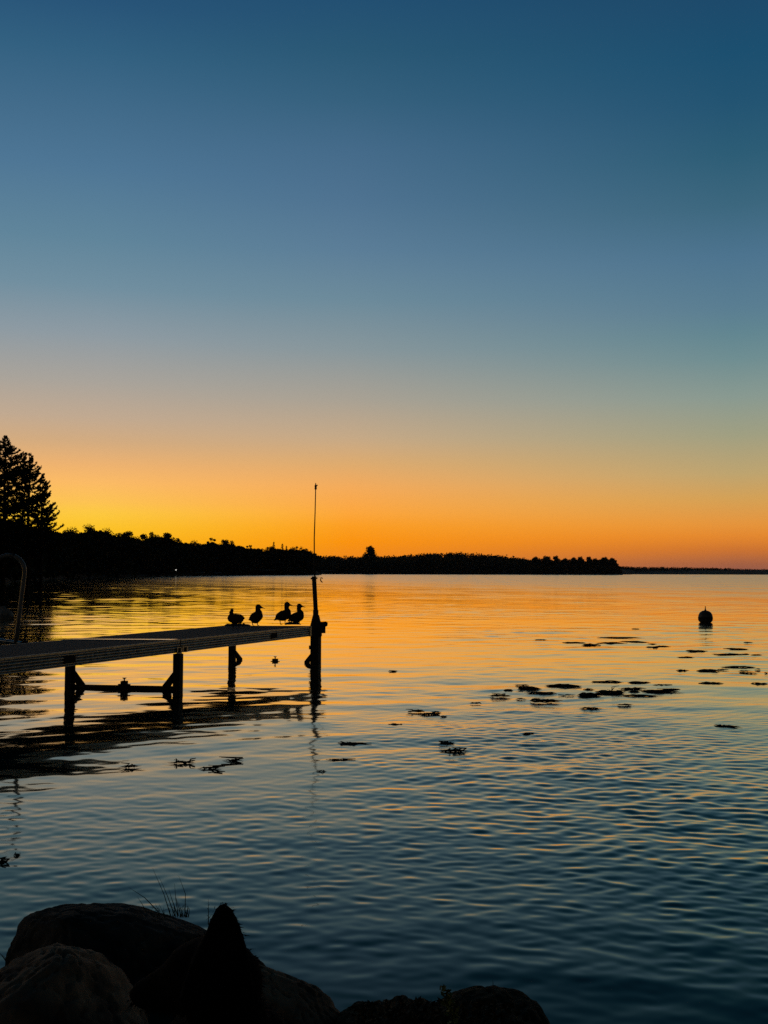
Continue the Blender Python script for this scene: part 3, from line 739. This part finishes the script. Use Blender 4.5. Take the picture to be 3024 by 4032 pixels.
for a, lab, tl in (((725, 496, 155, 10), 'flat weed strip topping the middle weed bank', 0), ((470, 520, 190, 26), 'smooth lens shaped weed mat in the middle weed bank', 0), ((915, 502, 125, 16), 'two lobed weed mat at the upper right of the middle bank', 0),
               ((270, 537, 120, 30), 'bushy weed clump in the left half of the middle bank', .3), ((345, 562, 150, 13), 'weed tail trailing right from the bushy left clump', 0), ((620, 574, 120, 32), 'dense rounded weed clump left of the spiky one', .2),
               ((750, 558, 150, 38), 'spiky weed clump with a raised pointed stem, tallest of the bank', 1.3), ((880, 535, 135, 13), 'weed mat trailing right of the spiky clump', 0), ((1040, 553, 190, 24), 'long matted weed raft at the right end of the middle bank', .2),
               ((910, 577, 165, 11), 'straight weed strip below the spiky clump', 0), ((362, 609, 155, 25), 'thick dark weed mat lowest on the left of the middle bank', 0), ((100, 578, 112, 15), 'curly weed shreds at the far left of the middle bank', .4),
               ((630, 650, 105, 11), 'weed strip alone below the rounded clump', 0)):
    weed(*Zr(*a), lab, G2, tl)
for a in ((1050, 515, 105, 6), (620, 540, 64, 10), (880, 553, 64, 8), (150, 545, 52, 12), (225, 515, 82, 5), (1110, 540, 74, 6), (835, 630, 84, 6), (500, 573, 74, 4), (225, 597, 62, 5)):
    weed(*Zr(*a), SL2, G2)
weed(*Zr(1425, 755, 120, 6), 'thin bent weed stalk far out on the grey water at the right', G2, 0, -.5)
weed(*Zr(265, 797, 62, 6), 'tiny slanting weed stalk below the curly shreds', G2, 0, .8)
for a, lab, tl in (((995, 465, 105, 18), 'open weed tangle right of the end post', .3), ((1090, 487, 140, 10), 'wavy weed strand tailing from the open tangle', .2), ((845, 565, 115, 13), 'single leaf shaped weed strip right of the post reflection', 0),
               ((525, 700, 180, 12), 'long weed strip with a pale trailing stem near the post reflection', 0), ((440, 820, 225, 9), 'long arched weed blade beside the post reflection', 0), ((1220, 698, 105, 10), 'short curved weed piece over the star shaped clump', .2),
               ((1260, 755, 230, 24), 'star shaped tangled weed clump alone in the near water', .5)):
    weed(*Zm(*a), lab, G3, tl)
for a in ((825, 172, 62, 9), (1425, 406, 78, 6), (1140, 470, 74, 6), (1190, 503, 52, 5), (300, 900, 82, 4)):
    weed(*Zm(*a), SL3, G3)
weed(*Zl(310, 195, 260, 5), 'wide faint weed patch in the dark reflection of the dock', G3, .2)
weed(*Zl(770, 182, 120, 5), 'slanting weed wisp between the two weed tangles below the dock', G3, .3, .4)
weed(*Zl(1070, 158, 170, 8), 'large weed tangle on the water below the dock', G3, .4)
weed(*Zl(1250, 190, 150, 5), 'long weed stem reaching right from the large tangle', G3, .2)
weed(*Zl(1385, 145, 130, 6), 'loose weed stem left of the post reflection', G3, .3)
weed(*Zl(22, 750, 60, 8), 'dark scrap shaped as the ladder rail reflection at the left edge of the near water', G3, .3)  # dark strands added in place of the hand rail's broken reflection
weed(*Zl(95, 712, 34, 9), 'tiny dark scrap shaped as rail reflection just above the left edge scrap', G3)  # second modelled piece of the same rail reflection

# ------------------------------------------------------------------ rocks at the water's edge
def rock(px, py, dist, rx, ry, rz, m, label, seed, rough=.16, lean=(0, 0), power=2.3, yaw=0.0, name='boulder'):
    """px,py = photo pixel of the top; half sizes in metres"""
    t = at(px, py, dist); bm = bmesh.new(); bmesh.ops.create_icosphere(bm, subdivisions=6, radius=1)
    cy, sy = math.cos(yaw), math.sin(yaw)
    rq = random.Random(seed); cuts = []
    for c_ in range(16):
        nn = Vector((rq.gauss(0, 1), rq.gauss(0, 1), rq.gauss(.35, .8))).normalized(); cuts.append((nn, rq.uniform(.72, .98)))
    for v in bm.verts:
        d = v.co.normalized()
        k = (abs(d.x) ** power + abs(d.y) ** power + abs(d.z) ** power) ** (-1 / power)
        q = d * 1.1 + Vector((seed, seed * .37, -seed))
        k *= 1 + rough * (noise.noise(q * 1.2) * 1.1 + noise.noise(q * 2.7) * .5 + noise.noise(q * 6) * .2 + noise.noise(q * 15) * .05)
        e = d * k
        for nn, of in cuts:                              # broken faces
            ex = e.dot(nn) - of
            if ex > -.05: e -= nn * (max(ex, 0) * .82 + .04 * max(0, 1 - abs(ex) / .05))
        k2 = noise.noise(q * 5.2 + Vector((9, 3, 1))); e *= 1 - .045 * max(0, 1 - abs(k2) * 9)     # cracks
        p = Vector((e.x * rx, e.y * ry, e.z * rz))
        p.x += lean[0] * p.z; p.y += lean[1] * p.z
        v.co = (p.x * cy - p.y * sy, p.x * sy + p.y * cy, p.z)
    zt = max(v.co.z for v in bm.verts); xt = max(bm.verts, key=lambda v: v.co.z).co
    me = bpy.data.meshes.new(name); bm.to_mesh(me); bm.free(); me.materials.append(m)
    me.polygons.foreach_set('use_smooth', [True] * len(me.polygons))
    o = link(name, me); o.location = (t.x, t.y, t.z - zt)
    tag(o, label, 'rock', 'boulders at the water edge')
    return o
rock(440, 3568, 4.75, .47, .40, .36, M['rockg'], 'large rounded boulder topped by a grass tuft at the water edge', 3.3, .12, power=2.3)
rock(215, 3742, 3.95, .36, .42, .42, M['rock'], 'smooth tan topped boulder in the front left corner', 8.1, .12, power=2.2)
rock(1110, 3790, 4.0, .27, .34, .36, M['rock'], 'lumpy brown boulder close behind the dog on its right', 14.2, .15, power=2.0, lean=(-.28, 0))
rock(985, 3705, 4.7, .14, .22, .22, M['rockg'], 'dark wedge of rock showing between the dog ear and the water', 19.5, .15, lean=(-.5, 0), power=2.0)
rock(1900, 3902, 4.0, .37, .40, .30, M['moss'], 'low mossy black rock mound at the bottom of the view', 29.1, .18, power=2.0)
rock(1535, 3930, 3.85, .27, .34, .28, M['moss'], 'knobbly weed covered stone left of the mossy mound', 33.4, .30, power=2.0)
# grass on the big boulder
def blades(mb, items, d):
    for pts, w in items:
        P = [at(x_, y_, d) for x_, y_ in pts]; n = len(P)
        mb.tube(P, [w * (1 - .85 * k / (n - 1)) for k in range(n)], 5, .6)
tuft = MB(); rr = random.Random(5)
blades(tuft, [([(672, 3606), (645, 3520), (601, 3418)], .004), ([(688, 3606), (660, 3530), (628, 3455)], .004), ([(700, 3606), (678, 3545), (664, 3500)], .004), ([(702, 3606), (692, 3540), (687, 3478)], .004),
              ([(712, 3606), (700, 3560), (690, 3525)], .0035), ([(728, 3608), (730, 3520), (704, 3450)], .004), ([(722, 3606), (712, 3580), (700, 3545)], .003),
              ([(625, 3592), (570, 3535), (506, 3493)], .004), ([(575, 3590), (560, 3560), (540, 3530)], .003)], 4.7)
for k in range(26):
    x_ = rr.uniform(600, 745); blades(tuft, [([(x_, 3612), (x_ + rr.gauss(0, 6), 3592 - rr.random() * 14), (x_ + rr.gauss(0, 16), 3580 - rr.random() * 22)], .003)], 4.7)
tag(tuft.build('grass_tuft', M['grass'], loc=at(680, 3606, 4.7)), 'sparse tuft of tall thin grass blades growing on the large boulder', 'grass tuft')
st = MB(); blades(st, [([(820, 3640), (821, 3590), (820, 3537)], .004)], 4.7)
for k in range(4):
    y_ = 3560 + k * 14; blades(st, [([(820, y_ + 6), (820 + (-1) ** k * 6, y_)], .0025)], 4.7)
tag(st.build('seed_stalk', M['grass'], loc=at(820, 3640, 4.7)), 'single upright seed stalk beside the dog ear', 'grass stalk')
st = MB(); blades(st, [([(28, 3790), (12, 3768), (-8, 3745)], .004)], 4.3); blades(st, [([(28, 3790), (20, 3770), (6, 3758)], .003)], 4.3)
tag(st.build('twig', M['bark'], loc=at(28, 3790, 4.3)), 'thin bent twig at the left edge above the tan boulder', 'twig')
# yellow green sprig on the mossy stones
sp = empty('leafy_sprig', at(1800, 4060, 3.45), 'yellow green leafy sprig leaning in front of the mossy mound', 'plant')
mb = MB(); blades(mb, [([(1800, 4060), (1775, 3960), (1755, 3886)], .006)], 3.45); mb.build('stem', M['sprig'], sp)
C = []
for k in range(70):
    t_ = rr.random(); C.append(tuple(at(1800 - 45 * t_ + rr.gauss(0, 12), 4050 - 165 * t_, 3.45 + rr.gauss(0, .02))))
V, Q = leaves(np.array(C) - np.array(sp.location), .024, aspect=.5); link('leaves', np_mesh('leaves', V, Q, M['sprig']), sp)
st = MB(); blades(st, [([(1945, 3915), (1942, 3880), (1940, 3858)], .004)], 3.95)
tag(st.build('twig', M['bark'], loc=at(1945, 3915, 3.95)), 'short upright twig on top of the mossy mound', 'twig')
# brush scraps over the mossy stones
C = []
for k in range(500):
    x_ = rr.uniform(1390, 2050); C.append(tuple(at(x_, 3935 + abs(x_ - 1700) * .05 + rr.random() * 110, 3.6 + rr.gauss(0, .08))))
V, Q = leaves(np.array(C), .03, aspect=.4)
tag(link('shore_litter', np_mesh('shore_litter', V, Q, M['moss'])), 'dead leaves and weed scraps littering the mossy stones', 'litter', kind='stuff')
# pale stone out in the shallows, seen through the ladder hoop
o = rock(12, 2386, 40, .42, .3, .50, M['palerock'], 'pale hump of stone in the water seen inside the ladder hoop', 41.0, .2, power=2.0, name='shallows_stone')

# ------------------------------------------------------------------ dog
DD = 2.1
dp = lambda px, py, dy=0.0: at(px, py, DD + dy)
hd = MB(); k = DD / F
head = dp(850, 3850)
chain(hd, [(dp(880, 3870, .02), .075), (dp(830, 3850, .02), .078), (dp(775, 3845, .03), .066), (dp(715, 3862, .04), .047), (dp(640, 3892, .05), .036), (dp(575, 3912, .06), .029), (dp(552, 3916, .065), .022)], .9)     # skull to nose
chain(hd, [(dp(760, 3885, .03), .045), (dp(660, 3935, .05), .026), (dp(590, 3945, .06), .018)], .9)                                     # jaw
chain(hd, [(dp(885, 3880, .03), .062), (dp(892, 3960, .06), .070), (dp(895, 4080, .10), .088), (dp(890, 4230, .13), .125)], 1.0)              # neck
def ear(pts, dy, thick):
    P = [dp(x_, y_, dy) for x_, y_ in pts]; n = len(P); fw = (P[0] - EYE).normalized(); fw.z = 0
    cxm = sum((p.x for p in P), 0.0) / n
    bow = [p + Vector((0, -22 * (p.x - cxm) ** 2 * 1.0 + .012, 0)) for p in P]          # the flap is cupped
    hd.prism(bow, fw * thick)
ear([(740, 3860), (770, 3760), (792, 3712), (810, 3680), (827, 3632), (846, 3592), (860, 3574), (874, 3567), (890, 3572), (914, 3592), (938, 3628), (957, 3668), (975, 3708), (990, 3746), (1003, 3778), (1012, 3830), (1016, 3890), (900, 3950)], .0, .022)
ear([(730, 3850), (742, 3740), (760, 3706), (778, 3698), (800, 3712), (830, 3760), (850, 3850)], .09, .018)
c0 = dp(890, 4230, .13); gz = 0.19
chest = Vector((c0.x, c0.y + .05, .58))
chain(hd, [(c0, .15), (chest, .165), (Vector((c0.x + .03, c0.y - .12, .42)), .165), (Vector((c0.x + .04, c0.y - .28, .33)), .15)], 1.0)          # trunk of the sitting dog
for sx in (-1, 1):
    a = Vector((chest.x + sx * .09, chest.y + .10, .50)); b = Vector((chest.x + sx * .10, chest.y + .14, .34)); f = Vector((chest.x + sx * .10, chest.y + .15, gz + .02))
    chain(hd, [(a, .065), (b, .04), (f, .030), (f + Vector((0, .07, 0)), .03)], 1.0)                                                       # fore legs
    h0 = Vector((c0.x + .04 + sx * .12, c0.y - .26, .34)); kn = Vector((c0.x + .04 + sx * .18, c0.y - .02, .33)); hk_ = Vector((c0.x + .04 + sx * .17, c0.y - .24, gz + .03))
    chain(hd, [(h0, .11), (kn, .075), (hk_, .035), (hk_ + Vector((0, .20, -.005)), .03)], 1.0)                                             # folded hind legs
tl = Vector((c0.x + .04, c0.y - .40, .26))
chain(hd, [(Vector((c0.x + .04, c0.y - .34, .30)), .05), (tl, .035), (tl + Vector((.12, -.10, -.05)), .03), (tl + Vector((.28, -.08, -.055)), .015)], 1.0)
o = hd.build('dog', M['fur'], loc=Vector((c0.x, c0.y, gz)))
fuse(o, 0.008, 4)
bpy.context.view_layer.update()
ev = o.evaluated_get(bpy.context.evaluated_depsgraph_get()); em = ev.to_mesh(); nv = len(em.vertices)
co_ = np.empty(nv * 3, np.float32); em.vertices.foreach_get('co', co_); co_ = co_.reshape(-1, 3).astype(float)
no_ = np.empty(nv * 3, np.float32); em.vertices.foreach_get('normal', no_); no_ = no_.reshape(-1, 3).astype(float); ev.to_mesh_clear()
pick = rng.choice(nv, min(nv * 3, 26000)); b_ = co_[pick] + rng.normal(size=(len(pick), 3)) * .003; nn_ = no_[pick]
lay = nn_ * .45 + np.array([.25, -.1, -.75]) + rng.normal(size=(len(pick), 3)) * .30
lay /= np.linalg.norm(lay, axis=1)[:, None]; sd_ = np.cross(lay, nn_ + rng.normal(size=(len(pick), 3)) * .3); sd_ /= np.linalg.norm(sd_, axis=1)[:, None] + 1e-6
ln = rng.uniform(.004, .011, len(pick))[:, None]
Vh = np.stack([b_ - sd_ * .0016 - nn_ * .002, b_ + sd_ * .0016 - nn_ * .002, b_ + lay * ln + nn_ * ln * .25], 1).reshape(-1, 3)
link('fur', np_mesh('fur', Vh, np.arange(len(Vh)).reshape(-1, 3), M['fur']), o)
tag(o, 'black dog with one pointed ear up, sitting among the shore rocks, looking left', 'dog')

# ------------------------------------------------------------------ small things on the far shores
def canopy(px, py, w, hpx, label, lamp=False):
    d = shore_d(px_az(px)) - 14; a = at(px, py, d); u = d / F
    e = empty('boat_lift', Vector((a.x, a.y, 0)), label, 'boat lift', 'boat lifts along the left shore')
    L = w * u / 2; zt = max(1.6, a.z)
    n = 8; vs = []
    mb = MB(); prof2 = [Vector((0, -1.2 + 2.4 * k / n, zt - .55 + .55 * math.sin(math.pi * k / n))) for k in range(n + 1)]
    mb.prism([Vector((a.x - L, a.y, 0)) + p for p in prof2], Vector((2 * L, 0, 0))).build('canopy', M['pale'], e)
    for sx in (-1, 1):
        for sy in (-1, 1):
            b = Vector((a.x + sx * L * .8, a.y + sy * 1.0, 0)); MB().tube([b - up * .5, b + up * (zt - .5)], .06, 6).build('leg', M['steel'], e)
canopy(787, 2252, 34, 8, 'low pale boat lift canopy on the left shore, nearest the shore lamp')
canopy(858, 2253, 28, 8, 'small pale boat lift canopy between the shore lamp and the ducks')
canopy(1057, 2243, 46, 8, 'pale boat lift canopy on the shore above the gap between the ducks')
canopy(1283, 2246, 70, 8, 'long pale boat lift canopy just right of the whip pole')
d = shore_d(px_az(693)) - 10; a = at(693, 2244, d)
lp = empty('shore_lamp', Vector((a.x, a.y, 0)), 'tiny white lamp on a post at the foot of the left wood', 'lamp')
MB().tube([(a.x, a.y, -.6), (a.x, a.y, a.z)], .05, 6).tube([(a.x, a.y, a.z + .15), (a.x - 3.2, a.y, a.z + .2)], .06, 6).build('post', M['pale'], lp)
MB().ball(a, .26).build('bulb', M['glow'], lp, smooth=True)
a = at(2234, 2253, 1412)
bh = empty('boathouse', Vector((a.x, a.y, 0.3)), 'tiny white boathouse gable at the waterline of the far point', 'boathouse')
MB().hexa([(a.x - .9, a.y - 1, .2), (a.x + .9, a.y - 1, .2), (a.x + .9, a.y + 2, .2), (a.x - .9, a.y + 2, .2)], [(a.x - .9, a.y - 1, 2.2), (a.x + .9, a.y - 1, 2.2), (a.x + .9, a.y + 2, 2.2), (a.x - .9, a.y + 2, 2.2)]).build('wall', M['white'], bh)
MB().prism([(a.x - 1.1, a.y - 1.1, 2.203), (a.x + 1.1, a.y - 1.1, 2.203), (a.x, a.y - 1.1, 3.2)], (0, 3.2, 0)).build('roof', M['steel'], bh)

# ------------------------------------------------------------------ thin evening haze over the lake
mb = MB().hexa([(-6000, -600, -6), (6000, -600, -6), (6000, 6000, -6), (-6000, 6000, -6)], [(-6000, -600, 60), (6000, -600, 60), (6000, 6000, 60), (-6000, 6000, 60)])
hm = bpy.data.materials.new('haze'); hm.use_nodes = True; hm.node_tree.nodes.clear()
pv = N(hm.node_tree, 'ShaderNodeVolumePrincipled'); pv.inputs['Density'].default_value = 2.2e-5; pv.inputs['Color'].default_value = (.9, .9, .9, 1)
ho = N(hm.node_tree, 'ShaderNodeOutputMaterial'); hm.node_tree.links.new(pv.outputs[0], ho.inputs['Volume'])
tag(mb.build('haze', hm), 'thin pale evening haze lying over the whole lake', 'haze', kind='stuff')
S.cycles.volume_bounces = 0
